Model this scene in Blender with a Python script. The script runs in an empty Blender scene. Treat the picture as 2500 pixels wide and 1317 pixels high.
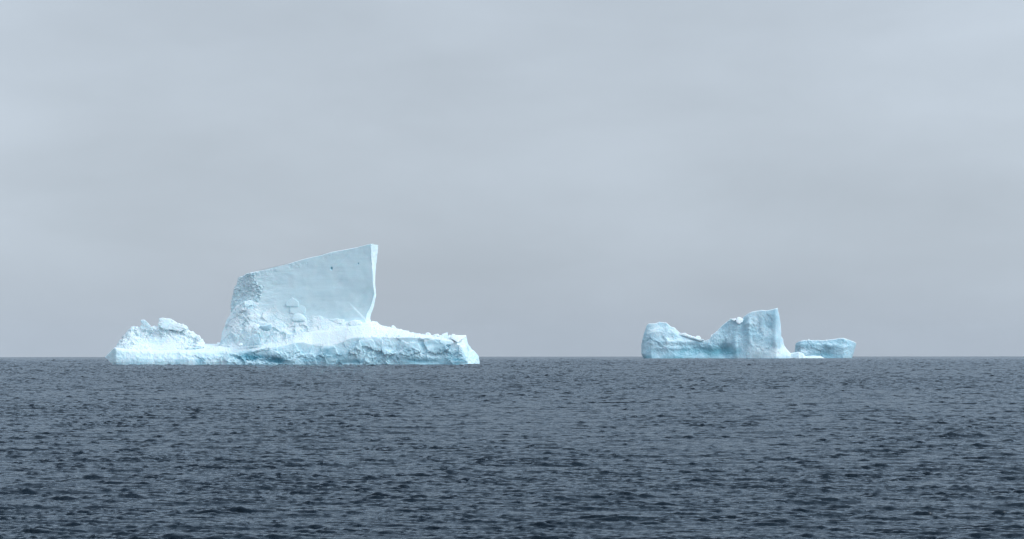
import bpy, math
import numpy as np

# ------------------------------------------------------------------ camera, sky, sun, exposure
SC = bpy.context.scene
COL = SC.collection
RE = 6371000.0              # the sea is built on the round earth, so it has a true horizon
CAM_H = 12.0
F = 7089.0                  # focal length in photo pixels (photo 2500 wide)
CY = 858.0                  # photo row of the level direction
ROLL = 0.0008

cam_d = bpy.data.cameras.new("camera")
cam = bpy.data.objects.new("camera", cam_d)
COL.objects.link(cam)
cam.location = (0, 0, CAM_H)
cam.rotation_euler = (math.radians(90), ROLL, 0)
cam_d.sensor_width = 36.0
cam_d.lens = 36.0 * F / 2500.0
cam_d.shift_y = (CY - 658.5) / 2500.0
cam_d.clip_start = 0.5
cam_d.clip_end = 60000.0
SC.camera = cam

SUN_EL, SUN_AZ = math.radians(34), math.radians(110)    # azimuth from +Y (away from camera) towards +X (right)
world = bpy.data.worlds.new("World")
SC.world = world
world.use_nodes = True
nt = world.node_tree
nt.nodes.clear()
N, L = nt.nodes, nt.links


def math_node(tree, op, a, b=None, c=None, clamp=False):
    n = tree.nodes.new("ShaderNodeMath")
    n.operation = op
    n.use_clamp = clamp
    for i, v in enumerate((a, b, c)):
        if v is None:
            continue
        if isinstance(v, (int, float)):
            n.inputs[i].default_value = v
        else:
            tree.links.new(v, n.inputs[i])
    return n.outputs[0]


def mix_col(tree, fac, a, b, mode='MIX'):
    n = tree.nodes.new("ShaderNodeMix")
    n.data_type = 'RGBA'
    n.blend_type = mode
    for s, v in ((n.inputs[0], fac), (n.inputs[6], a), (n.inputs[7], b)):
        if isinstance(v, (int, float)):
            s.default_value = v
        elif isinstance(v, tuple):
            s.default_value = (*v, 1)
        else:
            tree.links.new(v, s)
    return n.outputs[2]


def ramp(tree, fac, stops, interp='LINEAR'):
    n = tree.nodes.new("ShaderNodeValToRGB")
    cr = n.color_ramp
    cr.interpolation = interp
    while len(cr.elements) < len(stops):
        cr.elements.new(0.5)
    for e, (p, c) in zip(cr.elements, stops):
        e.position = p
        e.color = (*c, 1) if len(c) == 3 else c
    tree.links.new(fac, n.inputs[0])
    return n.outputs[0]


def noise_tex(tree, vec, scale, detail=4, rough=0.55, dist=0.0, dims='3D'):
    n = tree.nodes.new("ShaderNodeTexNoise")
    n.noise_dimensions = dims
    n.inputs['Scale'].default_value = scale
    n.inputs['Detail'].default_value = detail
    n.inputs['Roughness'].default_value = rough
    n.inputs['Distortion'].default_value = dist
    if vec is not None:
        tree.links.new(vec, n.inputs['Vector'])
    return n.outputs['Fac']


tc = N.new("ShaderNodeTexCoord")
sep = N.new("ShaderNodeSeparateXYZ")
L.new(tc.outputs['Generated'], sep.inputs[0])
sky = N.new("ShaderNodeTexSky")
sky.sky_type = 'NISHITA'
sky.sun_disc = False
sky.sun_elevation = SUN_EL
sky.sun_rotation = SUN_AZ
nish = N.new("ShaderNodeVectorMath")
nish.operation = 'SCALE'
L.new(sky.outputs[0], nish.inputs[0])
nish.inputs['Scale'].default_value = 0.10

# overcast layer: brighter overhead than at the horizon, in soft flat banks
el = math_node(nt, 'MAXIMUM', sep.outputs['Z'], 0.0)
base = ramp(nt, el, [(0.000, (0.422, 0.492, 0.580)), (0.035, (0.464, 0.533, 0.614)), (0.075, (0.492, 0.559, 0.638)),
                     (0.13, (0.512, 0.580, 0.660)), (0.30, (0.49, 0.59, 0.71)), (1.0, (0.66, 0.78, 0.91))])
mp = N.new("ShaderNodeMapping")
mp.inputs['Scale'].default_value = (6.0, 6.0, 24.0)
mp.inputs['Location'].default_value = (3.1, 0.7, 1.3)
mp.inputs['Rotation'].default_value = (0, math.radians(-3), 0)
L.new(tc.outputs['Generated'], mp.inputs[0])
n1 = noise_tex(nt, mp.outputs[0], 1.0, 5, 0.5, 0.5)
mp2 = N.new("ShaderNodeMapping")
mp2.inputs['Scale'].default_value = (15.0, 15.0, 44.0)
mp2.inputs['Location'].default_value = (1.1, 4.7, 0.3)
L.new(tc.outputs['Generated'], mp2.inputs[0])
n2 = noise_tex(nt, mp2.outputs[0], 1.0, 4, 0.5, 0.3)
cl = math_node(nt, 'ADD', math_node(nt, 'MULTIPLY', n1, 0.24), math_node(nt, 'MULTIPLY', n2, 0.10))
mp3 = N.new("ShaderNodeMapping")
mp3.inputs['Scale'].default_value = (9.0, 9.0, 22.0)
mp3.inputs['Location'].default_value = (6.1, 2.7, 5.3)
L.new(tc.outputs['Generated'], mp3.inputs[0])
n3 = noise_tex(nt, mp3.outputs[0], 1.0, 6, 0.55, 0.2)
cl = math_node(nt, 'ADD', cl, math_node(nt, 'MULTIPLY', n3, 0.26))
cl = math_node(nt, 'ADD', cl, 1.0 - 0.30)
# the cloud is thinner (lighter) to both sides of the view
side = math_node(nt, 'MULTIPLY', math_node(nt, 'MULTIPLY', sep.outputs['X'], sep.outputs['X']), 3.0)
cl = math_node(nt, 'ADD', cl, math_node(nt, 'MINIMUM', side, 0.12))
vm = N.new("ShaderNodeVectorMath")
vm.operation = 'SCALE'
L.new(base, vm.inputs[0])
L.new(cl, vm.inputs['Scale'])
# the cloud glows broadly around the hidden sun, behind the camera to the right
dp = N.new("ShaderNodeVectorMath")
dp.operation = 'DOT_PRODUCT'
L.new(tc.outputs['Generated'], dp.inputs[0])
dp.inputs[1].default_value = (math.sin(SUN_AZ) * math.cos(SUN_EL), math.cos(SUN_AZ) * math.cos(SUN_EL), math.sin(SUN_EL))
gl = math_node(nt, 'POWER', math_node(nt, 'MAXIMUM', dp.outputs['Value'], 0.0), 2.5)
vm2 = N.new("ShaderNodeVectorMath")
vm2.operation = 'SCALE'
L.new(vm.outputs[0], vm2.inputs[0])
L.new(math_node(nt, 'ADD', math_node(nt, 'MULTIPLY', gl, 1.25), 1.0), vm2.inputs['Scale'])
skycol = mix_col(nt, 0.93, nish.outputs[0], vm2.outputs[0])
bg = N.new("ShaderNodeBackground")
L.new(skycol, bg.inputs[0])
bg.inputs[1].default_value = 1.0
wo = N.new("ShaderNodeOutputWorld")
L.new(bg.outputs[0], wo.inputs[0])

sun_d = bpy.data.lights.new("sun", 'SUN')
sun_d.energy = 1.35
sun_d.angle = math.radians(22)
sun_d.color = (1.0, 0.97, 0.93)
sun = bpy.data.objects.new("sun", sun_d)
COL.objects.link(sun)
sun.rotation_euler = (math.radians(90) - SUN_EL, 0, math.pi - SUN_AZ)
sun.location = (0, 0, 300)

SC.view_settings.view_transform = 'Standard'
SC.view_settings.look = 'None'
SC.view_settings.exposure = 0.0
SC.view_settings.gamma = 1.0


# ------------------------------------------------------------------ helpers
def tag(o, label=None, cat=None, group=None, kind=None):
    if label: o['label'] = label
    if cat: o['category'] = cat
    if group: o['group'] = group
    if kind: o['kind'] = kind
    return o


def mesh_np(name, co, faces, mat=None, parent=None, attrs=None, smooth=True):
    """faces: list of int arrays (n,4) or (n,3)"""
    me = bpy.data.meshes.new(name)
    co = np.ascontiguousarray(co, dtype=np.float32)
    me.vertices.add(len(co))
    me.vertices.foreach_set('co', co.ravel())
    nl = sum(f.size for f in faces)
    npoly = sum(len(f) for f in faces)
    me.loops.add(nl)
    me.loops.foreach_set('vertex_index', np.concatenate([f.ravel() for f in faces]).astype(np.int32))
    me.polygons.add(npoly)
    tot = np.concatenate([np.full(len(f), f.shape[1], dtype=np.int32) for f in faces])
    start = np.concatenate([[0], np.cumsum(tot)[:-1]]).astype(np.int32)
    me.polygons.foreach_set('loop_start', start)
    me.polygons.foreach_set('loop_total', tot)
    me.update(calc_edges=True)
    me.polygons.foreach_set('use_smooth', np.full(npoly, smooth, dtype=bool))
    for k, v in (attrs or {}).items():
        a = me.attributes.new(k, 'FLOAT', 'POINT')
        a.data.foreach_set('value', np.ascontiguousarray(v, dtype=np.float32))
    if mat: me.materials.append(mat)
    o = bpy.data.objects.new(name, me)
    COL.objects.link(o)
    if parent: o.parent = parent
    return o


def hash3(ix, iy, iz, seed):
    h = (ix.astype(np.int64) * 374761393 + iy.astype(np.int64) * 668265263 + iz.astype(np.int64) * 2147483647 + seed * 974711) & 0xffffffff
    h = ((h ^ (h >> 13)) * 1274126177) & 0xffffffff
    h = ((h ^ (h >> 16)) * 2246822519) & 0xffffffff
    h = h ^ (h >> 15)
    return (h & 0xffffff) / float(0xffffff)


def vnoise(p, seed=0):
    f = np.floor(p)
    i = f.astype(np.int64)
    t = p - f
    t = t * t * t * (t * (t * 6 - 15) + 10)
    r = 0
    for dx in (0, 1):
        wx = t[:, 0] if dx else 1 - t[:, 0]
        for dy in (0, 1):
            wy = t[:, 1] if dy else 1 - t[:, 1]
            for dz in (0, 1):
                wz = t[:, 2] if dz else 1 - t[:, 2]
                r = r + wx * wy * wz * hash3(i[:, 0] + dx, i[:, 1] + dy, i[:, 2] + dz, seed)
    return r * 2 - 1


ROT = np.array([[0.36, 0.48, -0.8], [-0.8, 0.6, 0.0], [0.48, 0.64, 0.6]])


def fbm(p, octv=4, seed=0, gain=0.5, ridged=False):
    a, s, tot = 1.0, 0, 0
    q = p.copy()
    for k in range(octv):
        n = vnoise(q, seed + k * 17)
        if ridged: n = 1 - 2 * np.abs(n)
        s = s + a * n
        tot += a
        a *= gain
        q = (q @ ROT.T) * 2.03 + 5.3
    return s / tot


def facets(p, cell, seed=0, tilt=1.0):
    """broken-ice facets: each jittered cell is a small tilted plane"""
    q = p / cell
    f = np.floor(q).astype(np.int64)
    best = np.full(len(q), 1e9)
    val = np.zeros(len(q))
    for dx in (-1, 0, 1):
        for dy in (-1, 0, 1):
            for dz in (-1, 0, 1):
                c = f + np.array([dx, dy, dz])
                j = np.stack([hash3(c[:, 0], c[:, 1], c[:, 2], seed + s) for s in (1, 2, 3)], 1)
                d = q - (c + j)
                d2 = (d * d).sum(1)
                g = np.stack([hash3(c[:, 0], c[:, 1], c[:, 2], seed + s) for s in (4, 5, 6)], 1) - 0.5
                h = hash3(c[:, 0], c[:, 1], c[:, 2], seed + 7) - 0.5
                v = h + tilt * 2.0 * (d * g).sum(1)
                m = d2 < best
                best[m] = d2[m]
                val[m] = v[m]
    return val


def C(*pts):
    a = np.array(sorted(pts), dtype=float)
    return lambda x: np.interp(x, a[:, 0], a[:, 1])


def gsm(a, s, axis, wrap=False):
    if s <= 0: return a
    r = int(3 * s) + 1
    k = np.exp(-0.5 * (np.arange(-r, r + 1) / s) ** 2)
    k /= k.sum()
    pad = [(0, 0)] * a.ndim
    pad[axis] = (r, r)
    b = np.pad(a, pad, mode='wrap' if wrap else 'edge')
    out = 0
    n = a.shape[axis]
    for i, w in enumerate(k):
        sl = [slice(None)] * a.ndim
        sl[axis] = slice(i, i + n)
        out = out + w * b[tuple(sl)]
    return out


class Berg:
    """frame of one iceberg: photo px (x, y) at depth D (photo px beyond the front) -> metres"""
    def __init__(s, Y0):
        s.Y0 = Y0
        s.S = Y0 / F
        s.zw = -Y0 * Y0 / (2 * RE)
        s.wl = CY + (CAM_H - s.zw) / Y0 * F

    def w(s, P):
        x, D, y = P[..., 0], P[..., 1], P[..., 2]
        Y = s.Y0 + D * s.S
        yl = y - (x - 1250) * ROLL
        xl = x + (y - 658.5) * ROLL
        return np.stack([(xl - 1250) / F * Y, Y, CAM_H - (yl - CY) / F * Y], -1)


def ring_faces(nx, M, closed=True):
    i = np.arange(nx - 1)[:, None]
    j = np.arange(M)[None, :]
    j2 = (j + 1) % M
    q = np.stack([i * M + j, (i + 1) * M + j, (i + 1) * M + j2, i * M + j2], -1).reshape(-1, 4)
    return q


def loft(ctrl, nseg):
    """ctrl (n,K,3) closed ring of control points -> (n,M,3), seg coordinate (M,)"""
    K = ctrl.shape[1]
    out, sg = [], []
    for k in range(K):
        a, b = ctrl[:, k], ctrl[:, (k + 1) % K]
        for t in np.arange(nseg[k]) / nseg[k]:
            out.append(a * (1 - t) + b * t)
            sg.append(k + t)
    return np.stack(out, 1), np.array(sg)


def normals(P):
    du = np.gradient(P, axis=0)
    dv = np.roll(P, -1, 1) - np.roll(P, 1, 1)
    n = np.cross(du, dv)
    n /= np.linalg.norm(n, axis=-1, keepdims=True) + 1e-9
    return n


def finish(name, P, berg, mat, parent, disp, ice, flip=1.0, cuts=None):
    """displace the (n,M,3) px-space grid along its normals by disp(p, n) and build the mesh"""
    n = normals(gsm(gsm(P, 2.0, 0), 2.0, 1, True)) * flip
    # outward test
    c = P.mean(1, keepdims=True)
    if ((P - c) * n).sum() < 0: n = -n
    nx, M, _ = P.shape
    flat, fn = P.reshape(-1, 3), n.reshape(-1, 3)
    d = disp(flat, fn)
    Q = flat + (fn * d[:, None] if d.ndim == 1 else d)
    iv = ice(flat, fn) if callable(ice) else np.full(len(flat), float(ice))
    Wg, ig = berg.w(Q).reshape(nx, M, 3), iv.reshape(nx, M)
    if cuts is None:
        return close_ring(name, Wg, ig, mat, parent)
    return [close_ring(nm, Wg[i0:i1 + 1], ig[i0:i1 + 1], mat, parent) for nm, i0, i1 in cuts]


def close_ring(name, Wg, ig, mat, parent):
    nx, M, _ = Wg.shape
    W, iv = Wg.reshape(-1, 3), ig.ravel()
    f = [ring_faces(nx, M)]
    W = np.vstack([W, Wg[0].mean(0), Wg[-1].mean(0)])
    j = np.arange(M); j2 = (j + 1) % M
    f.append(np.stack([np.full(M, nx * M), j, j2], 1))
    o = (nx - 1) * M
    f.append(np.stack([np.full(M, nx * M + 1), o + j2, o + j], 1))
    q = f[0][len(f[0]) // 2 - 400: len(f[0]) // 2 + 400]
    e = np.cross(W[q[:, 1]] - W[q[:, 0]], W[q[:, 2]] - W[q[:, 0]])
    cc = Wg.mean(1)[q[:, 0] // M]
    if ((W[q[:, 0]] - cc) * e).sum() < 0:
        f = [ff[:, ::-1] for ff in f]
    iv = np.concatenate([iv, [iv[:M].mean(), iv[-M:].mean()]])
    return mesh_np(name, W, f, mat, parent, {'ice': np.clip(iv, 0, 1)})


def empty(name, loc):
    o = bpy.data.objects.new(name, None)
    o.location = loc
    COL.objects.link(o)
    return o


def set_parent_keep(o, p):
    o.parent = p
    o.matrix_parent_inverse = p.matrix_world.inverted() if False else __import__('mathutils').Matrix.Translation(p.location).inverted()


# ------------------------------------------------------------------ materials
def new_mat(name):
    m = bpy.data.materials.new(name)
    m.use_nodes = True
    t = m.node_tree
    t.nodes.clear()
    out = t.nodes.new("ShaderNodeOutputMaterial")
    b = t.nodes.new("ShaderNodeBsdfPrincipled")
    t.links.new(b.outputs[0], out.inputs[0])
    return m, t, b


def ice_mat(name, snow, ice, deep, scale=1.0, bump=1.0):
    m, t, b = new_mat(name)
    at = t.nodes.new("ShaderNodeAttribute")
    at.attribute_name = 'ice'
    co = t.nodes.new("ShaderNodeTexCoord")
    geo = t.nodes.new("ShaderNodeNewGeometry")
    sp = t.nodes.new("ShaderNodeSeparateXYZ")
    t.links.new(geo.outputs['Normal'], sp.inputs[0])
    n1 = noise_tex(t, co.outputs['Object'], 0.11 * scale, 6, 0.6)
    n2 = noise_tex(t, co.outputs['Object'], 0.6 * scale, 5, 0.65)
    f = math_node(t, 'ADD', at.outputs['Fac'], math_node(t, 'MULTIPLY', math_node(t, 'SUBTRACT', n1, 0.5), 0.5))
    f = math_node(t, 'ADD', f, math_node(t, 'MULTIPLY', math_node(t, 'SUBTRACT', n2, 0.5), 0.35))
    # snow settles on what faces up
    up = math_node(t, 'MULTIPLY', math_node(t, 'SUBTRACT', sp.outputs['Z'], 0.35), 1.4, clamp=True)
    f = math_node(t, 'SUBTRACT', f, math_node(t, 'MULTIPLY', up, 0.45), clamp=True)
    col = ramp(t, f, [(0.0, snow), (0.5, ice), (1.0, deep)])
    t.links.new(col, b.inputs['Base Color'])
    r = ramp(t, f, [(0.0, (0.85,) * 3), (1.0, (0.45,) * 3)])
    t.links.new(r, b.inputs['Roughness'])
    b.inputs['Specular IOR Level'].default_value = 0.3
    b.inputs['Subsurface Weight'].default_value = 0.25
    b.inputs['Subsurface Radius'].default_value = (0.35, 0.85, 1.0)
    b.inputs['Subsurface Scale'].default_value = 1.2 / scale
    bn = noise_tex(t, co.outputs['Object'], 0.9 * scale, 6, 0.7)
    bp = t.nodes.new("ShaderNodeBump")
    bp.inputs['Strength'].default_value = 0.5 * bump
    bp.inputs['Distance'].default_value = 0.8 / scale
    t.links.new(bn, bp.inputs['Height'])
    t.links.new(bp.outputs[0], b.inputs['Normal'])
    return m


M_ICE = ice_mat("glacier_ice", (0.84, 0.95, 0.98), (0.60, 0.83, 0.91), (0.11, 0.38, 0.50))
M_SMOOTH = ice_mat("smooth_ice", (0.84, 0.95, 0.98), (0.72, 0.90, 0.95), (0.20, 0.52, 0.62), bump=0.3)
M_FAR = ice_mat("old_blue_ice", (0.78, 0.91, 0.95), (0.43, 0.67, 0.77), (0.12, 0.40, 0.50), scale=0.5)
M_SNOW = ice_mat("snow_block", (0.86, 0.96, 0.99), (0.64, 0.85, 0.93), (0.3, 0.6, 0.7), bump=0.4)


# ------------------------------------------------------------------ the sea
def ocean_tile(Nn, Lt, kmin, kmax, rms, seed, wind=(0.15, -1.0), spread=2.0, peak=None, slope=0.0):
    """one FFT wave tile: height and horizontal displacement (metres)"""
    rng = np.random.default_rng(seed)
    k1 = np.fft.fftfreq(Nn, 1.0 / Nn) * 2 * np.pi / Lt
    KX, KY = np.meshgrid(k1, k1, indexing='ij')
    K = np.hypot(KX, KY)
    K[0, 0] = 1
    w = np.array(wind) / np.hypot(*wind)
    cosf = (KX * w[0] + KY * w[1]) / K
    P = K ** (-4.0 + slope) * (np.abs(cosf) ** spread + 0.012) * np.where(cosf < 0, 0.15, 1)
    if peak: P *= np.exp(-(peak / K) ** 2)
    P *= (1 / (1 + np.exp(-(K - kmin) / (0.08 * kmin)))) * (K < kmax)
    P[0, 0] = 0
    h = np.sqrt(P) * (rng.normal(size=K.shape) + 1j * rng.normal(size=K.shape))
    z = np.fft.ifft2(h)
    sc = rms / z.real.std()
    z = z.real * sc
    dx = np.fft.ifft2(-1j * KX / K * h).real * sc
    dy = np.fft.ifft2(-1j * KY / K * h).real * sc
    return np.stack([z, dx, dy], -1).astype(np.float32)


def sample(tile, Lt, x, y, ang):
    c, s = math.cos(ang), math.sin(ang)
    Nn = tile.shape[0]
    u = (x * c + y * s) / Lt * Nn
    v = (-x * s + y * c) / Lt * Nn
    iu, iv = np.floor(u).astype(np.int64), np.floor(v).astype(np.int64)
    fu, fv = (u - iu).astype(np.float32)[:, None], (v - iv).astype(np.float32)[:, None]
    iu %= Nn; iv %= Nn
    iu1, iv1 = (iu + 1) % Nn, (iv + 1) % Nn
    r = (tile[iu, iv] * (1 - fu) + tile[iu1, iv] * fu) * (1 - fv) + (tile[iu, iv1] * (1 - fu) + tile[iu1, iv1] * fu) * fv
    dx = r[:, 1] * c - r[:, 2] * s
    dy = r[:, 1] * s + r[:, 2] * c
    return r[:, 0], dx, dy


def build_sea():
    fine = np.arange(-0.205, 0.2051, 0.00060)
    out, t, st = [], 0.205, 0.0006
    while t < math.pi - 0.03:
        st = min(st * 1.05, 0.05)
        t += st
        out.append(t)
    out = np.array(out)
    out = out[out < math.pi - 0.02]
    th = np.concatenate([-out[::-1], fine, out])
    r, rr = [], 2.0
    while rr < 170:
        r.append(rr); rr *= 1.03
    rr = 170.0
    while rr < 15500:
        r.append(rr); rr *= 1 + (0.0012 if rr < 900 else 0.0010 if rr < 3000 else min(0.0015, 0.0010 + 0.0005 * (rr - 3000) / 4000))
    r = np.array(r)
    R_, T_ = np.meshgrid(r, th, indexing='ij')
    x = (R_ * np.sin(T_)).ravel(); y = (R_ * np.cos(T_)).ravel()
    z = np.zeros_like(x); dx = np.zeros_like(x); dy = np.zeros_like(x)
    env = 1.0
    rad = R_.ravel()
    far = 1 + 2.5 * np.clip((rad - 250) / 2500, 0, 1)
    for i, (tile, Lt, ang, chop) in enumerate(TILES):
        a, b, c = sample(tile, Lt, x, y, ang)
        if i == 0:
            env = 1 + 0.30 * np.clip(a / a.std(), -1.6, 2) + 0.30 * vnoise(np.stack([x / 14, y / 9, x * 0], 1), 15)
            env = np.clip(env, 0.25, 2.2)
            fa = 0.76 + 2.3 * np.clip((rad - 250) / 3500, 0, 1)
            z += a * fa; dx += b * chop * fa; dy += c * chop * fa - LEAN * .9 * a * fa
        else:
            e = env * far if i == 1 else 1.0
            if i == 1:
                a = a + 0.10 * (a * a - a.var()) / a.std()      # peaked crests, flat troughs
            z += a * e; dx += b * chop * e; dy += c * chop * e
            dy -= LEAN * np.maximum(a, -0.02) * e * np.clip(1.3 - rad / 6000, 0.3, 1)      # crests lean down the wind
    # gusts: patches of rougher and calmer water
    g = 1 + 0.28 * vnoise(np.stack([x / 90, y / 200, x * 0], 1), 5) + 0.22 * vnoise(np.stack([x / 30, y / 70, x * 0], 1), 55)
    z *= g
    z = z - rad ** 2 / (2 * RE)
    co = np.stack([x + dx, y + dy, z], 1)
    nr, nt_ = len(r), len(th)
    i = np.arange(nr - 1)[:, None]; j = np.arange(nt_)[None, :]
    j2 = (j + 1) % nt_
    q = np.stack([i * nt_ + j, i * nt_ + j2, (i + 1) * nt_ + j2, (i + 1) * nt_ + j], -1).reshape(-1, 4)
    q = q[:, ::-1]
    co = np.vstack([co, [[0, 0, 0]]])
    jj = np.arange(nt_)
    capf = np.stack([np.full(nt_, len(co) - 1), (jj + 1) % nt_, jj], 1)
    e = np.cross(co[q[0, 1]] - co[q[0, 0]], co[q[0, 2]] - co[q[0, 0]])
    if e[2] < 0: q = q[:, ::-1]
    e = np.cross(co[capf[0, 1]] - co[capf[0, 0]], co[capf[0, 2]] - co[capf[0, 0]])
    if e[2] < 0: capf = capf[:, ::-1]
    m, t, b = new_mat("sea_water")
    t.nodes.remove(b)
    out = next(n for n in t.nodes if n.type == 'OUTPUT_MATERIAL')
    gls = t.nodes.new("ShaderNodeBsdfGlossy")
    gls.inputs['Color'].default_value = (0.575, 0.645, 0.702, 1)
    gls.inputs['Roughness'].default_value = 0.05
    dif = t.nodes.new("ShaderNodeBsdfDiffuse")
    dif.inputs['Color'].default_value = (0.002, 0.009, 0.017, 1)
    fr = t.nodes.new("ShaderNodeFresnel")
    fr.inputs['IOR'].default_value = 1.333
    mx = t.nodes.new("ShaderNodeMixShader")
    t.links.new(fr.outputs[0], mx.inputs[0])
    t.links.new(dif.outputs[0], mx.inputs[1])
    t.links.new(gls.outputs[0], mx.inputs[2])
    t.links.new(mx.outputs[0], out.inputs[0])
    c = t.nodes.new("ShaderNodeTexCoord")
    mpn = t.nodes.new("ShaderNodeMapping")
    mpn.inputs['Scale'].default_value = (0.40, 1.0, 1.0)
    t.links.new(c.outputs['Object'], mpn.inputs[0])
    na = noise_tex(t, mpn.outputs[0], 2.4, 5, 0.6, 0.6)
    bp = t.nodes.new("ShaderNodeBump")
    bp.inputs['Strength'].default_value = 1.0
    bp.inputs['Distance'].default_value = WATER_BUMP
    bp.inputs['Filter Width'].default_value = 0.01
    t.links.new(na, bp.inputs['Height'])
    for sock in (gls.inputs['Normal'], dif.inputs['Normal'], fr.inputs['Normal']):
        t.links.new(bp.outputs[0], sock)
    o = mesh_np("sea", co, [q, capf], m)
    tag(o, "dark slate grey sea with short choppy wind waves out to the horizon", "sea", kind="structure")
    return o


WATER_BUMP = 0.05
LEAN = 1.9
TILES = [
    (ocean_tile(512, 560.0, 0.15, 2.8, 0.115, 3, wind=(0.12, -1), peak=0.45, spread=4.0, slope=.6), 560.0, 0.11, 1.0),
    (ocean_tile(1024, 120.0, 2.7, 20.0, 0.036, 8, wind=(-0.1, -1), spread=8, slope=0.6), 120.0, -0.17, 1.2),
    (ocean_tile(512, 41.0, 8.0, 40.0, 0.012, 12, wind=(0.2, -1), spread=5.0, slope=0.3), 41.0, 0.3, 1.2),
]
build_sea()

# ------------------------------------------------------------------ the big iceberg
A = Berg(2720.0)
WL = 891.0


def at(berg, x, D, y):
    return tuple(berg.w(np.array([float(x), float(D), float(y)])))


bergA = empty("iceberg", at(A, 720, 80, WL))
tag(bergA, "huge pale iceberg at left, tall leaning slab rising from a long low shelf", "iceberg")


def kid(o, p):
    set_parent_keep(o, p)
    return o


def band(y, c, w):
    return np.exp(-((y - c) / w) ** 2)


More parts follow.
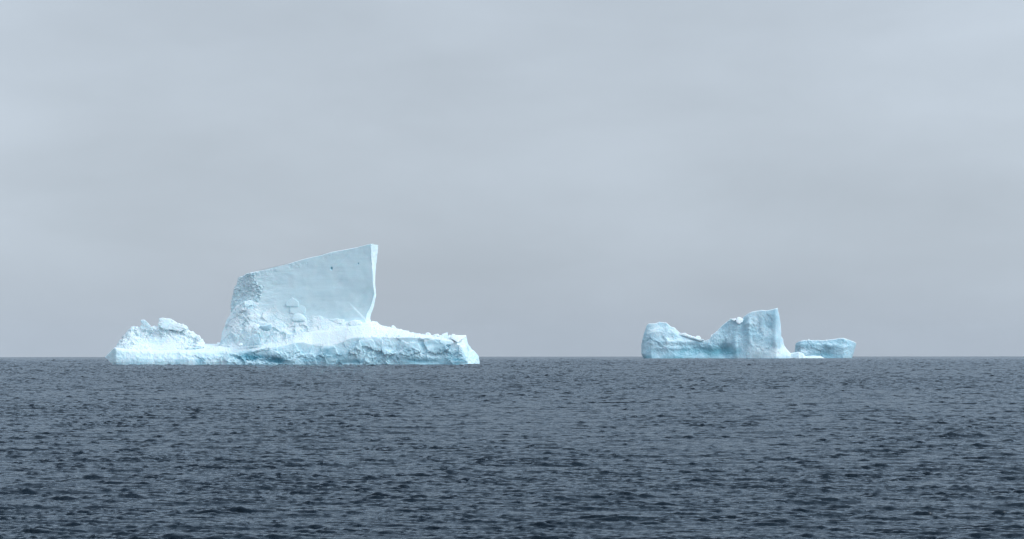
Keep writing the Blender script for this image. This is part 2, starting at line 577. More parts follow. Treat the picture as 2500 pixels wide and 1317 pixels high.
def shelf():
    xs = np.arange(256, 1170.5, 0.8)
    lip = C((256, 871), (268, 860), (280, 849), (311, 853), (356, 856), (377, 858), (418, 856), (450, 856), (500, 858), (540, 856), (574, 857),
            (605, 853), (636, 850), (677, 846), (704, 841), (718, 836), (742, 836), (765, 841.5), (786, 844), (806, 844), (820, 840), (834, 835), (848, 828),
            (860, 825), (908, 822.5), (956, 824.5), (1001, 823), (1028, 824.5), (1065, 828), (1103, 833), (1128, 848), (1136, 870), (1143, 891), (1170, 891))
    ridge = C((256, 870), (268, 858), (280, 848), (300, 846), (420, 844), (495, 839), (540, 838), (620, 838), (680, 828), (724, 808), (760, 797), (800, 791),
              (850, 788), (905, 786), (924, 792), (942, 797), (967, 801), (990, 807), (1010, 814), (1024, 816.5), (1058, 819), (1092, 819.5), (1120, 820),
              (1138, 822), (1144, 843), (1161, 862), (1167.5, 872), (1169.6, 887), (1171, 890))
    D0 = C((256, 60), (268, 34), (276, 24), (277.5, 8), (283, 0), (300, -1), (420, 4), (540, 6), (575, 2), (600, 4), (650, -3), (680, -6), (720, -2), (760, 4), (800, -2),
           (850, -4), (880, -6), (930, 3), (1000, 0), (1060, 5), (1100, 0), (1128, 2), (1141, 8), (1155, 34), (1165, 60), (1170, 80))
    rise = C((256, 4), (280, 8), (300, 16), (420, 22), (540, 20), (600, 15), (700, 12), (860, 9), (1000, 7), (1100, 12), (1143, 2), (1170, 1))
    footy = C((256, 871), (262, 876), (268, 883), (275, 889), (281, WL), (1170, WL))
    x = xs
    lp, rg, d0, fy = lip(x), ridge(x), D0(x), footy(x)
    d1 = d0 + rise(x)
    d2 = np.maximum(C((256, 70), (300, 55), (500, 95), (700, 80), (740, 64), (905, 62), (960, 80), (1100, 80), (1140, 60), (1170, 82))(x), d1 + 2)
    d3 = np.maximum(C((256, 90), (300, 120), (500, 165), (900, 170), (1080, 140), (1150, 100), (1170, 84))(x), d2 + 2)
    rg = np.minimum(rg, lp)
    k = lambda D, y: np.stack([x, D, y], -1)
    deep = fy + 10 * (x > 276)
    dome = C((256, 0), (500, 0), (560, 3), (640, 3), (720, 3), (800, 7), (900, 6), (1000, 3), (1060, 0), (1170, 0))(x)
    ctrl = np.stack([
        k(d0 + 2, deep), k(d0, fy), k(d0 + 0.25 * (d1 - d0), fy + 0.45 * (lp - fy)), k(d0 + 0.7 * (d1 - d0), fy + 0.85 * (lp - fy)),
        k(d1, lp), k(d1 + 0.5 * (d2 - d1), 0.5 * lp + 0.5 * rg - dome), k(d2, rg), k(d3, np.minimum(rg + 12, np.maximum(fy, rg + .5))), k(d3 + 4, deep)], 1)
    P, sg = loft(ctrl, [6, 22, 16, 8, 26, 26, 14, 10, 14])
    P = gsm(P, 1.2, 0)
    P = gsm(P, 0.7, 1, True)
    sgf = np.broadcast_to(sg[None, :], P.shape[:2]).ravel()
    cliff = np.clip(1 - np.abs(sgf - 2.2) / 1.9, 0, 1) ** 0.5
    top = ((sgf > 4) & (sgf < 7)).astype(float)

    def disp(p, n):
        px = p[:, 0]
        rough = C((256, .4), (300, .12), (420, .2), (500, .4), (560, .7), (580, 1.0), (700, 1.0), (1120, 1.0), (1135, .3), (1170, .35))(px)
        q = p * np.array([1, 1, 1.0])
        warp = np.stack([fbm(q / 22, 3, 31), fbm(q / 22, 3, 47), fbm(q / 22, 3, 59)], 1) * 7
        big = facets((q + warp) * np.array([1, .6, 1.1]), 34, 3, 1.0) * 6
        mid = facets((q + warp) * np.array([1, .8, 1.3]), 13, 9, 1.0) * 2.6
        sml = facets(q + warp * .4, 5, 21, 1.0) * .7
        dq = np.stack([px + .7 * p[:, 2], p[:, 1], (p[:, 2] - .7 * px) * 2.2], 1)
        sml = sml + facets(dq + warp, 12, 27, 1.0) * 1.8
        r = fbm(q / 16, 5, 71, 0.5, True) * 1.6
        patch = np.clip(0.55 + 1.3 * fbm(q / np.array([55, 55, 22]), 3, 211), 0.12, 1.35)
        upper = np.clip((p[:, 2] - 846) / 14, 0.35, 1)
        d = cliff * rough * (big * 1.15 + (mid + sml + r) * patch * upper)
        # vertical flutes on the smooth left front
        fl = fbm(np.stack([px / 11 + .8 * fbm(p / 15, 3, 93), px * 0, p[:, 2] / 26], 1), 4, 91, 0.5, True)
        d += cliff * C((270, 0), (300, 2.0), (480, 2.0), (560, .6), (620, 0))(px) * fl
        # undercut sea notch and hollows
        d -= cliff * 3.0 * band(p[:, 2], WL - 2, 4)
        for cx, cy, sx, sy, a in ((588, 868, 16, 9, 6), (612, 876, 18, 8, 6), (672, 882, 22, 7, 11), (648, 874, 14, 8, 7), (690, 886, 14, 5, 6), (850, 885, 30, 6, 5),
                                  (1050, 838, 14, 8, 4), (1040, 883, 40, 6, 6), (960, 852, 20, 8, 3), (1075, 868, 16, 12, 4), (1110, 875, 14, 10, 3)):
            d -= cliff * a * np.exp(-((px - cx) / sx) ** 2 - ((p[:, 2] - cy) / sy) ** 2)
        crumbs = np.maximum(0, facets(q, 4.0, 77, 1.4) - 0.35) * 3.0 + np.maximum(0, fbm(q / 6, 3, 13)) * 1.0
        where = C((256, .3), (480, .3), (600, 1.0), (700, .9), (760, .25), (900, .35), (930, 1), (1110, 1), (1130, .1), (1170, 0))(px)
        d += top * (crumbs * where + 1.2 * fbm(q / 40, 3, 5))
        d += C((1126, 0), (1140, 1), (1170, 1))(px) * (facets(q + warp * .5, 9, 177, 1) * 1.6 + fl)
        return d * (p[:, 2] < WL + 4)

    def ice(p, n):
        px, py = p[:, 0], p[:, 2]
        v = 0.12 + cliff * C((256, .15), (300, .25), (520, .30), (600, .40), (1110, .42), (1135, .4), (1170, .5))(px)
        v += 0.38 * np.clip((px - 1126) / 10, 0, 1) * (1 - cliff)
        v += cliff * 0.85 * band(py, WL, 4) * (0.5 + 0.5 * fbm(p / 30, 3, 61))
        v += cliff * 0.5 * np.clip(fbm(p / np.array([40, 40, 14]), 3, 101) - 0.05, 0, 1)
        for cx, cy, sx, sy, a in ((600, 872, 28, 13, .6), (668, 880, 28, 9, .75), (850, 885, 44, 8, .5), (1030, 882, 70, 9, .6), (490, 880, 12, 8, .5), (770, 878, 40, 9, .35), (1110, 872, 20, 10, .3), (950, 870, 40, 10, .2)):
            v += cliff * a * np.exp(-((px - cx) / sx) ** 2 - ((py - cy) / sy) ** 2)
        return v - top * 0.1
    return finish("shelf", P, A, M_ICE, None, disp, ice)


kid(shelf(), bergA)


def slab():
    yb = 812.0
    v = np.linspace(0, 1, 270)
    R = C((594, 906), (628, 906), (660, 909.5), (692, 911), (716, 914), (730, 911), (750, 904), (765, 896), (785, 893), (812, 893))
    RB = C((597, 923), (620, 922), (652, 917.6), (692, 916), (722, 918.5), (748, 913), (772, 903.5), (785, 905), (812, 918))
    Lf = C((665, 612), (689, 617), (708, 624), (725, 622), (760, 610), (812, 596))
    LB = C((678, 581), (692, 578), (708, 570), (724, 567), (742, 562), (761, 564), (780, 560), (812, 548))

    def edge(X, Dv, ytop):
        y = yb + v * (ytop - yb)
        return X(y), Dv(y), y
    cl_ = edge(Lf, C((665, 74), (720, 72), (770, 66), (812, 50)), 665)
    cr_ = edge(R, C((594, 52), (700, 54), (750, 60), (785, 62), (812, 52)), 594)
    crb = edge(RB, C((597, 84), (700, 76), (750, 80), (812, 92)), 597)
    clb = edge(LB, C((678, 118), (760, 120), (812, 130)), 678)
    te = C((581, 678), (612, 665), (660, 655), (684, 648), (708, 642), (732, 634), (764, 626), (785, 622), (812, 614), (860, 605), (906, 594), (923, 597))

    def seg(a, b, n, back=0.0):
        out = []
        for t in np.arange(n) / n:
            X = a[0] * (1 - t) + b[0] * t
            Dd = a[1] * (1 - t) + b[1] * t + back * 4 * t * (1 - t)
            y = a[2] * (1 - t) + b[2] * t
            xt = a[0][-1] * (1 - t) + b[0][-1] * t
            dy = te(xt) - (a[2][-1] * (1 - t) + b[2][-1] * t)
            y = y + v * dy
            out.append(np.stack([X, Dd, y], -1))
        return out
    pts = seg(cl_, cr_, 380, 3.0) + seg(cr_, crb, 30) + seg(crb, clb, 120, 6.0) + seg(clb, cl_, 60, 0)
    P = np.stack(pts, 1)
    P = gsm(P, 5, 0)
    # the arris at the right end is chipped, not ruled
    jag = 1.1 * fbm(np.stack([v * 0, v * 0, v * 26], 1), 4, 61)
    P[:, 372:388, 0] += jag[:, None] * np.exp(-((np.arange(372, 388) - 380) / 4.0) ** 2)[None]
    P[:, 402:418, 0] += .8 * np.roll(jag, 40)[:, None] * np.exp(-((np.arange(402, 418) - 410) / 4.0) ** 2)[None]
    # thin rounded snow cap: close the top inwards
    topc = P[-1].copy()
    tf = np.arange(380) / 380
    bk = topc[410:530]
    tb = 1 - np.arange(120) / 120
    bx = lambda t, k: np.interp(t, tb[::-1], bk[::-1, k])
    cen = topc.copy()
    for k in range(3):
        mid = lambda t: .5 * (np.interp(t, tf, topc[:380, k]) + bx(t, k))
        cen[:380, k] = mid(tf)
        cen[410:530, k] = mid(tb)
        cen[380:410, k] = mid(np.array([1.0]))
        cen[530:, k] = mid(np.array([0.0]))
    rows = [topc * (1 - t) + cen * t + np.array([0, 0, -0.6 * math.sin(t * math.pi / 2)]) for t in (0.12, 0.3, 0.6, 0.9)]
    P = np.concatenate([P, np.stack(rows, 0)], 0)
    M = P.shape[1]
    u = np.broadcast_to(np.arange(M)[None, :], P.shape[:2]).ravel()
    lim = 20 + 14 * fbm(P.reshape(-1, 3) / 18, 3, 66)
    left = ((u > 525)).astype(float) + np.clip((lim - u) / 6.0, 0, 1) * (u < 80)
    front = (u < 380).astype(float)
    endf = ((u >= 380) & (u < 410)).astype(float)

    def disp(p, n):
        px, py = p[:, 0], p[:, 2]
        q = p
        warp = np.stack([fbm(q / 10, 3, 131), fbm(q / 10, 3, 147), fbm(q / 10, 3, 159)], 1) * 3
        rough = facets(q + warp, 6, 33, 1.1) * 3.2 + facets(q + warp, 2.8, 35, 1) * .9
        d = left * rough
        # the big face: nearly plane, horizontal bedding, scalloped upper left, few vertical scars
        tt = te(np.clip(px, 581, 923))
        under = py - tt
        up = np.exp(-(under / 14) ** 2) * C((600, 1), (720, 1), (790, .5), (850, .15), (923, .1))(px)
        d += front * up * np.clip(.5 + 1.2 * fbm(q / 30, 2, 43), 0, 1) * (facets((q + warp) * np.array([1, 1, .6]), 8, 41, 1) * 1.4 + fbm(q / 6, 3, 19) * .8)
        d += front * 0.10 * fbm(np.stack([px / 60, px * 0, py / 5 + .4 * fbm(p / 40, 2, 8)], 1), 3, 23)
        d += front * 1.4 * fbm(q / 45, 3, 29)
        lc = np.clip((760 - px) / 140, 0, 1)
        d += front * lc * fbm(q / np.array([26, 26, 13]), 4, 45) * 1.6
        d += front * 0.35 * np.minimum(0, fbm(np.stack([(px + py) / 24, px * 0, (py - .6 * px) / 60], 1), 3, 48) + .1) * 4
        # holes in the face
        for hx, hy, s, a in ((809.5, 655.5, 1.9, 3.2), (874.8, 643.5, 1.0, 2.0), (749, 641.5, .9, 1.2)):
            d -= front * a * np.exp(-((px - hx) / s) ** 2 - ((py - hy) / (s * 1.5)) ** 2)
        # diagonal buttress at lower right of the face
        l = (px - 852) - (py - 738) * 0.95
        d += front * 1.6 * (1 / (1 + np.exp(l / 1.2))) * np.clip((py - 735) / 20, 0, 1) * np.clip((px - 800) / 40, 0, 1)
        d += endf * (facets(q, 3.5, 55, 1) * 1.3 * np.clip((650 - py) / 40, 0.15, 1) + .5 * fbm(q / 5, 3, 2))
        d -= np.clip(py - 790, 0, 20) * 0.1
        return d

    def ice(p, n):
        px, py = p[:, 0], p[:, 2]
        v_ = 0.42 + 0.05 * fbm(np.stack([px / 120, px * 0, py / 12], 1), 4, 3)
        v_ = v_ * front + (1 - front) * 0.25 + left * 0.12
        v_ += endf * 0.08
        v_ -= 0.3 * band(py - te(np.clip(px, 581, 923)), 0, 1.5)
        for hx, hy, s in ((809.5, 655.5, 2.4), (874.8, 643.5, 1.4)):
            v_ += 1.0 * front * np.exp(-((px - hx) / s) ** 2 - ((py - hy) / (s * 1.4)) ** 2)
        return v_
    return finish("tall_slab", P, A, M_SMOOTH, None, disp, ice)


kid(slab(), bergA)


def talus():
    xs = np.arange(540, 926, 0.75)
    x = xs
    yt = C((540, 838), (544, 810), (549, 794), (555, 779), (567, 762), (577, 750), (587, 741), (600, 735), (610, 731), (618, 737), (640, 741), (680, 746), (700, 752),
           (745, 768), (800, 776), (840, 781), (880, 785), (905, 786), (925, 795))(x)
    yt = yt + (4.5 * fbm(np.stack([x / 16, x * 0, x * 0], 1), 4, 9)) * C((540, 0), (600, .4), (640, 1), (880, 1), (905, .2), (925, 0))(x)
    yf = C((540, 843), (570, 847), (600, 848), (650, 846), (700, 838), (730, 822), (770, 810), (830, 803), (925, 802))(x)
    dt = C((540, 95), (570, 80), (600, 66), (640, 70), (700, 69), (760, 64), (880, 57), (925, 84))(x)
    cv = C((540, 0), (610, 0), (660, 1), (925, 1))(x)
    df = C((540, 60), (560, 48), (600, 46), (700, 40), (760, 42), (850, 46), (900, 56), (925, 80))(x)
    yf = np.maximum(yf, yt + 1)
    k = lambda D, y: np.stack([x, D, y], -1)
    ctrl = np.stack([k(df, yf + 6), k(df + 1, yf), k(df + (.35 + .2 * cv) * (dt - df), yf + .42 * (yt - yf)), k(df + (.7 + .17 * cv) * (dt - df), yf + .8 * (yt - yf)), k(dt, yt),
                     k(dt + 26, yt + 1), k(dt + 50, yt + 20), k(dt + 50, np.maximum(yf, yt + 22) + 6)], 1)
    P, sg = loft(ctrl, [4, 30, 34, 24, 10, 8, 8, 8])
    P = gsm(P, 1.0, 0)
    P = gsm(P, 1.2, 1, True)

    def disp(p, n):
        px, py = p[:, 0], p[:, 2]
        q = p
        warp = np.stack([fbm(q / 10, 3, 231), fbm(q / 10, 3, 247), fbm(q / 10, 3, 259)], 1) * 3
        r = C((540, .6), (560, .8), (600, 1), (700, 1), (760, .7), (925, .35))(px)
        d = facets(q + warp, 22, 61, 1) * 4.5 + facets(q + warp, 7, 62, 1) * 1.9 * np.clip(.6 + 1.2 * fbm(q / 24, 2, 69), .1, 1.3) + facets(q + warp * .5, 3, 64, 1) * .5
        calm = np.exp(-((px - 668) / 26) ** 2 - ((py - 760) / 10) ** 2)
        soft = 1 / (1 + np.exp(-((780 - py) + (px - 640) * .25) / 8)) * (px > 600)
        return d * r * (1 - .7 * calm) * (1 - .62 * soft) + 1.5 * fbm(q / 25, 3, 6)

    def ice(p, n):
        v_ = 0.24 + 0.35 * np.clip(fbm(p / np.array([18, 18, 9]), 3, 301), -1, 1)
        v_ += .35 * np.exp(-((p[:, 0] - 608) / 18) ** 2 - ((p[:, 2] - 748) / 7) ** 2)
        return v_ - .1
    return finish("rubble_slope", P, A, M_ICE, None, disp, ice)


kid(talus(), bergA)


def mound():
    xs = np.arange(281, 500, 0.7)
    x = xs
    sil = C((281, 850), (286, 843), (293, 832), (300, 822), (307, 814), (314, 807), (320, 800), (336, 797), (350, 799), (371, 799), (383, 797), (392, 794), (400, 788),
            (412, 784), (431, 788), (450, 795), (456, 805), (472, 814), (483, 819), (494, 833), (500, 838), (505, 840))(x)
    yf = C((281, 852), (311, 855), (377, 858), (420, 855), (450, 851), (505, 843))(x)
    df = C((281, 40), (300, 24), (330, 28), (420, 34), (480, 44), (505, 60))(x)
    dt = C((281, 56), (300, 62), (340, 74), (420, 82), (480, 80), (505, 70))(x)
    yf = np.maximum(yf, sil + 1)
    bowl = C((281, 0), (320, .2), (350, .6), (440, .6), (470, .3), (505, 0))(x)
    k = lambda D, y: np.stack([x, D, y], -1)
    h = sil - yf
    ctrl = np.stack([k(df, yf + 6), k(df + 1, yf), k(df + (.35 + .25 * bowl) * (dt - df), yf + (.40 - .12 * bowl) * h), k(df + (.65 + .27 * bowl) * (dt - df), yf + .62 * h),
                     k(df + (.85 + .0 * bowl) * (dt - df), yf + (.86) * h), k(dt, sil),
                     k(dt + 24, sil + 1), k(dt + 44, np.maximum(sil + 14, yf)), k(dt + 40, yf + 8)], 1)
    P, sg = loft(ctrl, [4, 24, 22, 18, 12, 10, 8, 8, 8])
    P = gsm(P, 1.0, 0)
    P = gsm(P, 1.6, 1, True)

    def disp(p, n):
        px, py = p[:, 0], p[:, 2]
        q = p
        warp = np.stack([fbm(q / 10, 3, 331), fbm(q / 10, 3, 347), fbm(q / 10, 3, 359)], 1) * 3
        calm = np.exp(-(((px - 398) / 52) ** 4) - (((py - 842) / 20) ** 4))
        d = facets(q + warp, 13, 161, 1) * 4 + facets(q + warp, 6.5, 162, 1) * 1.7 + facets(q + warp * .5, 3.2, 164, 1) * .9
        return d * (1 - .93 * calm) * C((281, .6), (300, 1), (470, 1), (500, .4))(px) + 1.3 * fbm(q / 25, 3, 6)

    def ice(p, n):
        v_ = 0.2 + 0.25 * fbm(p / 16, 3, 401)
        v_ += .1 * np.exp(-((p[:, 0] - 385) / 50) ** 2 - ((p[:, 2] - 840) / 14) ** 2)
        return v_ - .08
    return finish("snow_mound", P, A, M_ICE, None, disp, ice)


kid(mound(), bergA)


def prism(name, berg, poly, D, depth, mat, seed=1, amp=0.8, icev=0.1, cell=4.0, tip=0.75, lean=-0.6, res=0.6, flat=False):
    """a broken block: the outline (photo px) given real thickness, rounded back, facetted"""
    poly = np.array(poly, float)
    n = len(poly)
    seglen = np.linalg.norm(np.roll(poly, -1, 0) - poly, axis=1)
    pts = []
    for i in range(n):
        m = max(2, int(seglen[i] / res))
        for t in np.arange(m) / m:
            pts.append(poly[i] * (1 - t) + poly[(i + 1) % n] * t)
    pts = np.array(pts)
    c = pts.mean(0)
    prof = [(0.02, -.16), (0.30, -.15), (0.60, -.12), (0.85, -.06), (0.97, -.01), (1.0, .08), (1.0, .3), (1.0, .55), (.94, .8), (tip, .97), (tip * .5, 1.02), (0.02, 1.04)]
    if flat:
        prof = [(0.02, -.05), (0.4, -.045), (0.8, -.03), (0.95, -.015), (0.99, 0), (1.0, .03)] + prof[6:]
    rings = []
    for s, d in prof:
        q = c + (pts - c) * s
        rings.append(np.stack([q[:, 0], D + d * depth + lean * (q[:, 1] - c[1]), q[:, 1]], -1))
    P = np.stack(rings, 0)
    # resample along the profile
    tt = np.linspace(0, len(prof) - 1, 34)
    i0 = np.minimum(tt.astype(int), len(prof) - 2)
    ft = (tt - i0)[:, None, None]
    P = P[i0] * (1 - ft) + P[i0 + 1] * ft

    def disp(p, nn):
        return amp * (facets(p, cell, seed, 1) + .5 * facets(p, cell * .45, seed + 3, 1)) + 0.3 * amp * fbm(p / 3, 2, seed)
    return finish(name, P, berg, mat, None, disp, icev)


# the blocks lying on the big iceberg, each a thing of its own
def block(label, berg, poly, D, depth, mat=None, seed=1, group="loose ice blocks on the large iceberg", **kw):
    o = prism("ice_block", berg, poly, D, depth, mat or M_SNOW, seed, **kw)
    me = o.data
    co = np.empty(len(me.vertices) * 3, np.float32)
    me.vertices.foreach_get('co', co)
    co = co.reshape(-1, 3)
    base = np.array([co[:, 0].mean(), co[:, 1].mean(), co[:, 2].min()])
    me.vertices.foreach_set('co', (co - base).ravel())
    o.location = base
    tag(o, label, "ice block", group)
    return o


block("shark-fin shaped ice block standing on the left mound", A,
      [(342.5, 781.5), (347, 779.5), (353.5, 780), (361, 788), (371, 799), (372, 806), (348, 806), (341, 798), (346, 790), (344, 784)], 70, 14, M_ICE, lean=-.2, flat=True, seed=5, amp=.7, icev=.28)
block("big white angular ice block crowning the left mound", A,
      [(388, 777), (397, 775), (405, 777), (416, 777), (431, 787), (450, 794), (454, 803), (440, 808), (420, 804), (400, 803), (391, 797), (386, 790), (389, 783)], 71, 26, M_ICE, seed=6, amp=1.0, icev=.05, cell=7, flat=True, lean=-.5)
block("flat pale blue pane of ice leaning below the white top of the left mound", A,
      [(391, 797), (400, 785), (408, 779), (415, 781), (412, 790), (406, 799), (396, 800)], 58, 6, flat=True, seed=7, amp=.25, icev=.35)
block("small round ice block on the right foot of the left mound", A,
      [(480, 818), (485, 817), (489, 821), (491, 828), (484, 831), (479, 826)], 60, 8, seed=8, amp=.8)
block("small crumb of ice on the crest between mound and tall slab", A,
      [(529, 838), (531, 835.5), (536, 835.5), (539, 838.5), (537, 841), (530, 841)], 72, 6, seed=9, amp=.5)
block("tilted four-sided ice panel standing against the foot of the tall slab", A,
      [(709, 742), (722, 740), (741, 736), (744, 746), (747, 756), (744, 766), (726, 768), (708, 764), (707, 752)], 65.5, 9, mat=M_SMOOTH, flat=True, seed=10, amp=.12, icev=.45, lean=-.15)
block("faint triangular ice panel behind the tilted panel on the slab face", A,
      [(697, 741), (706, 732), (714, 726), (722, 731), (729, 737), (728, 748), (700, 748)], 65, 8, mat=M_SMOOTH, flat=True, seed=11, amp=.15, icev=.5, lean=-.1)
block("pale rounded ice hump below the tilted panel", A,
      [(712, 778), (718, 767), (728, 763), (738, 767), (748, 778), (744, 784), (716, 784)], 60, 12, mat=M_SMOOTH, seed=12, amp=.2, icev=.4, lean=-.3)
block("boat-shaped grey-blue ice boulder with a white snow top on the rubble slope", A,
      [(636, 794), (648, 792.5), (662, 790), (663, 797), (661, 805), (653, 808), (644, 807), (636, 803), (634, 798)], 24, 16, seed=13, amp=.3, icev=.65, lean=0)
block("round pale ice ball beside the boat-shaped boulder", A,
      [(620, 795), (625, 790), (632, 791), (635, 798), (632, 804), (625, 806), (619, 801)], 28, 12, seed=14, amp=.5, icev=.2)
block("pale blue cube of ice sitting at the bottom of the rubble slope", A,
      [(603, 825), (613, 822), (620, 816), (631, 817), (634, 828), (637, 840), (620, 843), (603, 843), (602, 833)], 16, 16, flat=True, seed=15, amp=.6, icev=.55, cell=8, lean=-.1)
block("white crumb of ice in front of the pale blue cube", A,
      [(583, 839), (588, 836.5), (592, 838), (593, 843), (586, 845), (581, 843)], 12, 8, seed=16, amp=.6)
block("bright snow boulder at the foot of the slab's right corner", A,
      [(855, 784), (864, 781.5), (877, 782), (883, 788), (884, 794), (868, 796), (853, 795), (852, 789)], 46, 12, seed=17, amp=.7, icev=.15)
block("jagged ice block on the crest right of the tall slab", A,
      [(904, 787), (910, 784), (918, 786), (924, 789), (926, 797), (912, 798), (902, 795)], 80, 12, seed=18, amp=1.2)
block("small pointed ice block on the falling crest right of the tall slab", A,
      [(955, 799), (957, 795), (961, 794.2), (965, 798), (967, 803), (958, 804)], 78, 8, seed=19, amp=.4)
block("rounded ice lump on the right part of the shelf", A,
      [(1038, 815), (1042, 812), (1048, 812.5), (1052, 816), (1050, 821), (1040, 821)], 62, 9, seed=20, amp=.8)
block("tiny knob of ice left of the rounded lump on the shelf", A,
      [(1021, 816), (1024, 813.5), (1028, 816), (1027, 819), (1022, 819)], 66, 5, seed=21, amp=.4)
block("flat-topped ice block left of the sail-shaped shard", A,
      [(1058, 818), (1063, 815.5), (1071, 815.5), (1073, 821), (1060, 822)], 52, 7, seed=22, amp=.5)
block("sail-shaped ice shard pointing up on the right end of the shelf", A,
      [(1079, 816), (1086, 813.5), (1092.5, 811.5), (1093, 818), (1092, 822), (1080, 821)], 48, 6, flat=True, seed=23, amp=.25, icev=.2)
block("small square ice block right of the sail-shaped shard", A,
      [(1102, 818), (1104, 815.8), (1111, 816), (1112, 824), (1104, 826)], 36, 7, seed=24, amp=.3, icev=.2)
block("large wedge of snow jutting over the right end of the shelf", A,
      [(1098, 820), (1115, 818.6), (1137.5, 818.8), (1138.2, 822.5), (1134, 826), (1124, 831), (1117, 837), (1108, 831), (1100, 826)], 22, 26, seed=25, amp=.5, icev=.0, lean=-1.6)
block("small blue-grey ice block lying on the snow near the front lip", A,
      [(971, 820), (974, 817), (978, 819), (979, 824), (972, 825)], 14, 5, seed=26, amp=.5, icev=.4)

# countless crumbs: one stuff object
def crumbs(berg, name, label, spec, seed, hi):
    rng = np.random.default_rng(seed)
    V, Fq, off = [], [], 0
    phi = (1 + 5 ** .5) / 2
    ico = np.array([(-1, phi, 0), (1, phi, 0), (-1, -phi, 0), (1, -phi, 0), (0, -1, phi), (0, 1, phi), (0, -1, -phi), (0, 1, -phi), (phi, 0, -1), (phi, 0, 1), (-phi, 0, -1), (-phi, 0, 1)]) / 1.9
    fi = np.array([(0, 11, 5), (0, 5, 1), (0, 1, 7), (0, 7, 10), (0, 10, 11), (1, 5, 9), (5, 11, 4), (11, 10, 2), (10, 7, 6), (7, 1, 8), (3, 9, 4), (3, 4, 2), (3, 2, 6), (3, 6, 8), (3, 8, 9), (4, 9, 5), (2, 4, 11), (6, 2, 10), (8, 6, 7), (9, 8, 1)])
    dg = bpy.context.evaluated_depsgraph_get()
    for (x0, x1, y0, y1, nn, s0, s1) in spec:
        for _ in range(nn):
            px, py = rng.uniform(x0, x1), rng.uniform(y0, y1)
            d = np.array(at(berg, px, 0, py)) - np.array([0, 0, CAM_H])
            hit, loc, nor, idx, ob, mtx = SC.ray_cast(dg, (0, 0, CAM_H), tuple(d / np.linalg.norm(d)))
            if not hit or ob.name.startswith(('sea', 'ice_block')) or nor.z < 0.2: continue
            s = rng.uniform(s0, s1) ** 1.0 * berg.S
            m = ico * s * rng.uniform(.6, 1.15, (12, 1)) * rng.uniform(.6, 1.2, (1, 3))
            V.append(m + np.array(loc) + np.array([0, 0, s * .2]))
            Fq.append(fi + off)
            off += 12
    V = np.vstack(V)
    o = mesh_np(name, V, [np.vstack(Fq)], M_SNOW, None, {'ice': np.repeat(rng.uniform(0, .35, len(V) // 12), 12)}, smooth=False)
    tag(o, label, "ice rubble", kind="stuff")
    return o


bpy.context.view_layer.update()
crumbs(A, "ice_rubble", "fine broken ice crumbs strewn over the slopes of the large left iceberg",
       [(620, 900, 738, 790, 260, .4, 1.8), (545, 760, 740, 846, 420, .5, 1.7), (640, 900, 776, 805, 260, .4, 1.3), (900, 1130, 784, 828, 380, .35, 1.2), (300, 495, 796, 850, 160, .4, 1.4),
        (870, 1000, 792, 822, 60, .5, 1.3), (500, 720, 834, 850, 120, .4, 1.0)], 4, 0)

# ------------------------------------------------------------------ the far icebergs
B = Berg(5650.0)
WB = 876.6
bergB = empty("iceberg", at(B, 1790, 60, WB))
tag(bergB, "middle blue iceberg with low left hump, saddle and tall blocky tower", "iceberg")


def far_body(name, berg, sil, wl, D0, DT, DB, xs, bumps, warpx, rough, icef, mat, seed, cuts=None):
    x = xs
    st = np.minimum(sil(x), wl - 1.0)
    d0, dt, db = D0(x), DT(x), DB(x)
    k = lambda D, y: np.stack([x, D, y], -1)
    h = st - wl
    ctrl = np.stack([k(d0 + 1, wl + 6 + 0 * x), k(d0, wl + 0 * x), k(d0 + .3 * (dt - d0), wl + .4 * h), k(d0 + .7 * (dt - d0), wl + .8 * h), k(dt, st),
                     k(np.minimum(dt + 14, (dt + db) / 2), st + 0.3), k(db, wl + .55 * h), k(db + 4, wl + 6 + 0 * x)], 1)
    P, sg = loft(ctrl, [4, 34, 34, 18, 8, 14, 10, 12])
    P = gsm(P, .8, 1, True)
    sgf = np.broadcast_to(sg[None, :], P.shape[:2])
    fr = np.clip(1 - np.abs(sgf - 2.6) / 1.7, 0, 1) ** .5
    for cx, cy, sx, sy, a in bumps:
        P[..., 1] += a * fr * np.exp(-((P[..., 0] - cx) / sx) ** 2 - ((P[..., 2] - cy) / sy) ** 2)
    P[..., 0] += warpx(P[..., 0], P[..., 2])
    frf = fr.ravel()

    def disp(p, n):
        q = p
        warp = np.stack([fbm(q / 20, 4, seed + 1), fbm(q / 20, 4, seed + 7), fbm(q / 20, 4, seed + 9)], 1) * 13
        d = facets((q + warp) * np.array([1, .8, .8]), 36, seed + 11, 1) * 1.6 + facets((q + warp) * np.array([1.3, 1, .8]), 12, seed + 13, 1) * .45 + facets(q + warp * .4, 4, seed + 15, 1) * .35
        d += fbm(q / np.array([26, 26, 26]) + warp / 40, 4, seed + 17, .45, True) * 2.6
        return d * rough(p[:, 0]) * (.25 + .75 * frf)
    if cuts:
        idx = [int(np.argmin(np.abs(xs - c))) for _, c in cuts]
        cuts = [(nm, a, b) for (nm, _), a, b in zip(cuts, [0] + idx[:-1], idx)]
    return finish(name, P, berg, mat, None, disp, icef, cuts=cuts)


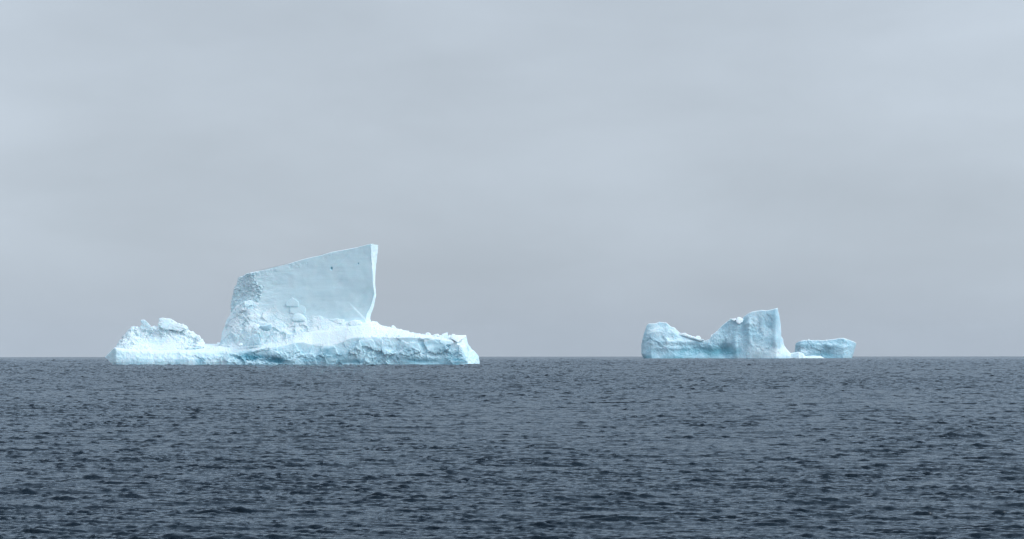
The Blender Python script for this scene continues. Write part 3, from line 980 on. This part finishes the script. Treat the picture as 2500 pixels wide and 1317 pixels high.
silB = C((1565.5, 842), (1568, 836), (1572, 818), (1578, 796), (1584, 791), (1600, 790), (1609.6, 786.5), (1626, 789), (1636, 798), (1646, 801), (1655, 810), (1664, 816.5), (1672, 818),
         (1686, 823.5), (1697, 827), (1710, 830), (1720, 832.6), (1732, 829), (1737, 820), (1746, 814.5), (1760, 799), (1770, 790), (1780, 782), (1795, 780), (1812, 782), (1817, 773.6),
         (1828, 766), (1841, 761.8), (1860, 758.5), (1874, 759.8), (1898.4, 753.2), (1902, 771), (1905.6, 794), (1907, 821.6), (1911.6, 830), (1914, 844.4), (1920, 854),
         (1929.6, 863.6), (1934, 863), (1949, 860.3), (1961, 865), (1964, 871), (1982, 870.2), (2001.6, 871.3), (2013, 876))


def warpB(x, y):
    return np.where(x < 1610, np.clip((1610 - x) / 45, 0, 1) * np.interp(y, [786, 865, 877, 885], [0, 0, 7, 10]), 0)


def iceB(p, n):
    px, py = p[:, 0], p[:, 2]
    v = .42 + .22 * fbm(p / np.array([40, 40, 22]), 3, 501)
    for cx, cy, sx, sy, a in ((1772, 860, 42, 16, .6), (1690, 862, 66, 13, .45), (1650, 875, 30, 5, .3), (1580, 873, 14, 5, .45), (1700, 850, 30, 12, .15),
                              (1905, 860, 26, 14, -.35), (1600, 810, 30, 18, -.15), (1850, 860, 30, 18, -.28), (1600, 858, 14, 8, .15)):
        v += a * np.exp(-((px - cx) / sx) ** 2 - ((py - cy) / sy) ** 2)
    v = np.where(px > 1930, .18, v)
    v -= .35 * band(py - silB(px), 0, 2.0)
    return v


bodyB = far_body("ice_tower_and_saddle", B, silB, WB,
                 C((1565, 30), (1572, 12), (1590, 2), (1650, 0), (1720, 8), (1770, 10), (1830, -6), (1895, -12), (1904, -6), (1918, 16), (1935, 8), (1950, -8), (2000, -6), (2013, 8)),
                 C((1565, 34), (1572, 26), (1600, 24), (1660, 30), (1720, 26), (1780, 26), (1830, 16), (1893, 8), (1904, 14), (1912, 34), (1930, 34), (1960, 6), (2013, 10)),
                 C((1565, 50), (1600, 90), (1700, 90), (1900, 100), (1925, 60), (1945, 26), (2013, 14)),
                 np.arange(1565.5, 2013, 0.8),
                 [(1770, 860, 20, 16, 20), (1796, 850, 6, 26, -8), (1600, 868, 16, 14, 7), (1650, 852, 40, 5, -4), (1745, 830, 10, 22, -5), (1815, 800, 5, 30, 6), (1736, 850, 14, 10, -4), (1695, 856, 40, 12, 11), (1640, 836, 40, 6, -4), (1600, 815, 12, 22, -4), (1892, 836, 7, 16, -7), (1902, 850, 14, 14, 6),
                  (1828, 800, 6, 40, -5), (1850, 795, 8, 30, 3), (1876, 800, 14, 26, 3), (1590, 840, 9, 40, -2), (1605, 862, 14, 10, 4), (1700, 835, 26, 5, -2), (1850, 860, 24, 12, -6)],
                 warpB, C((1565, .8), (1600, 1), (1820, 1), (1860, .7), (1900, .55), (1925, .4), (1950, .5), (2013, .6)), iceB, M_FAR, 600,
                 cuts=[('low_hump', 1728), ('tower', 1932), ('sea_level_foot', 2014)])
for o in bodyB:
    kid(o, bergB)

block("large white snow boulder perched beside the tower of the middle iceberg", B,
      [(1798, 780), (1801, 776), (1806, 775.4), (1811, 778), (1815, 781), (1813, 788), (1808, 790), (1804.5, 793), (1799, 790), (1796.5, 786)], 12, 14, seed=31, amp=.35, icev=.0,
      group="loose blocks on the far icebergs")
block("curved white snow ledge left of the snow boulder on the middle iceberg", B,
      [(1781, 778.6), (1786, 780), (1791, 779.5), (1795.5, 778.4), (1797, 782), (1792, 785.5), (1788, 784)], 14, 10, seed=32, amp=.4, icev=.05,
      group="loose blocks on the far icebergs")
block("mushroom-shaped ice block in the saddle of the middle iceberg", B,
      [(1699, 823), (1701, 820.8), (1708, 821.6), (1711, 826), (1710, 832), (1701, 831)], 28, 8, seed=33, amp=.5, icev=.2,
      group="loose blocks on the far icebergs")
block("long flat snow ledge on the slope left of the saddle", B,
      [(1655, 812), (1664, 815), (1672, 815), (1686, 821), (1700, 826), (1715, 830.5), (1722, 832.5), (1712, 834), (1690, 828), (1670, 822), (1652, 816)], 22, 10, seed=34, amp=1.3, icev=.1, cell=5,
      group="loose blocks on the far icebergs")
block("tiny ice knob low on the slope right of the saddle", B,
      [(1736, 819), (1738, 817), (1740, 819), (1740, 823), (1736, 823)], 24, 4, seed=35, amp=.3, icev=.0, group="loose blocks on the far icebergs")

Cb = Berg(5850.0)
bergC = empty("iceberg", at(Cb, 2016, 60, WB))
tag(bergC, "low flat-topped blue iceberg farthest right, partly behind the foot of the tower iceberg", "iceberg")
silC = C((1941, 852), (1943, 842), (1946, 837.5), (1952, 835.5), (1963, 832.8), (1975, 831.5), (1978, 832.4), (1997, 832), (2009, 833.6), (2030, 831), (2052, 828), (2059, 827.8), (2075, 832.5), (2091, 838.4), (2091.8, 842))


def warpC(x, y):
    return np.where(x > 2050, -np.clip((x - 2050) / 40, 0, 1) * np.interp(y, [838, 861, 877, 885], [0, 7, 12, 14]), 0)


def iceC(p, n):
    v = .5 + .2 * fbm(p / np.array([40, 40, 20]), 3, 701)
    v += .4 * np.exp(-((p[:, 0] - 2010) / 22) ** 2 - ((p[:, 2] - 870) / 9) ** 2)
    v -= .15 * np.exp(-((p[:, 0] - 2060) / 26) ** 2 - ((p[:, 2] - 858) / 10) ** 2)
    v -= .5 * band(p[:, 2] - silC(p[:, 0]), 0, 1.6)
    return v


bodyC = far_body("ice_body", Cb, silC, WB, C((1941, 30), (1955, 8), (2000, 4), (2060, 0), (2085, 12), (2092, 34)), C((1941, 36), (1955, 20), (2000, 18), (2060, 12), (2085, 20), (2092, 38)),
                 C((1941, 50), (1970, 90), (2060, 90), (2092, 50)), np.arange(1941, 2092, 0.7),
                 [(2010, 868, 20, 12, 10), (2030, 845, 16, 6, -4), (1965, 856, 16, 10, 4), (2062, 850, 18, 8, -3)], warpC, C((1941, .5), (1955, 1), (2068, .9), (2084, .25), (2092, .1)), iceC, M_FAR, 800)
kid(bodyC, bergC)
block("tiny ice knob on the top edge of the farthest right iceberg, left of its middle", Cb, [(1972.5, 832), (1974.5, 828.6), (1977, 832), (1976, 834), (1973, 834)], 20, 4, seed=41, amp=.2, icev=0,
      group="loose blocks on the far icebergs")
block("tiny ice knob on the top edge of the farthest right iceberg, right of its middle", Cb, [(2016, 833), (2018, 830.4), (2020.5, 832.6), (2019, 834.6), (2016.5, 834.6)], 18, 4, seed=42, amp=.2, icev=0,
      group="loose blocks on the far icebergs")


# ------------------------------------------------------------------ thin sea haze
def haze():
    x0, x1, y0, y1, z0, z1 = -7000.0, 7000.0, -500.0, 15900.0, -24.0, 145.0
    co = [(x, y, z) for z in (z0, z1) for y in (y0, y1) for x in (x0, x1)]
    q = np.array([(0, 2, 3, 1), (4, 5, 7, 6), (0, 1, 5, 4), (2, 6, 7, 3), (0, 4, 6, 2), (1, 3, 7, 5)])
    m = bpy.data.materials.new("haze_air")
    m.use_nodes = True
    t = m.node_tree
    t.nodes.clear()
    out = t.nodes.new("ShaderNodeOutputMaterial")
    v = t.nodes.new("ShaderNodeVolumePrincipled")
    v.inputs['Color'].default_value = (0.86, 0.90, 0.95, 1)
    v.inputs['Density'].default_value = HAZE
    v.inputs['Anisotropy'].default_value = 0.1
    t.links.new(v.outputs[0], out.inputs['Volume'])
    o = mesh_np("haze", np.array(co), [q], m, smooth=False)
    tag(o, "thin pale sea haze paling the distant bergs", "haze", kind="stuff")


HAZE = 0.000016
haze()
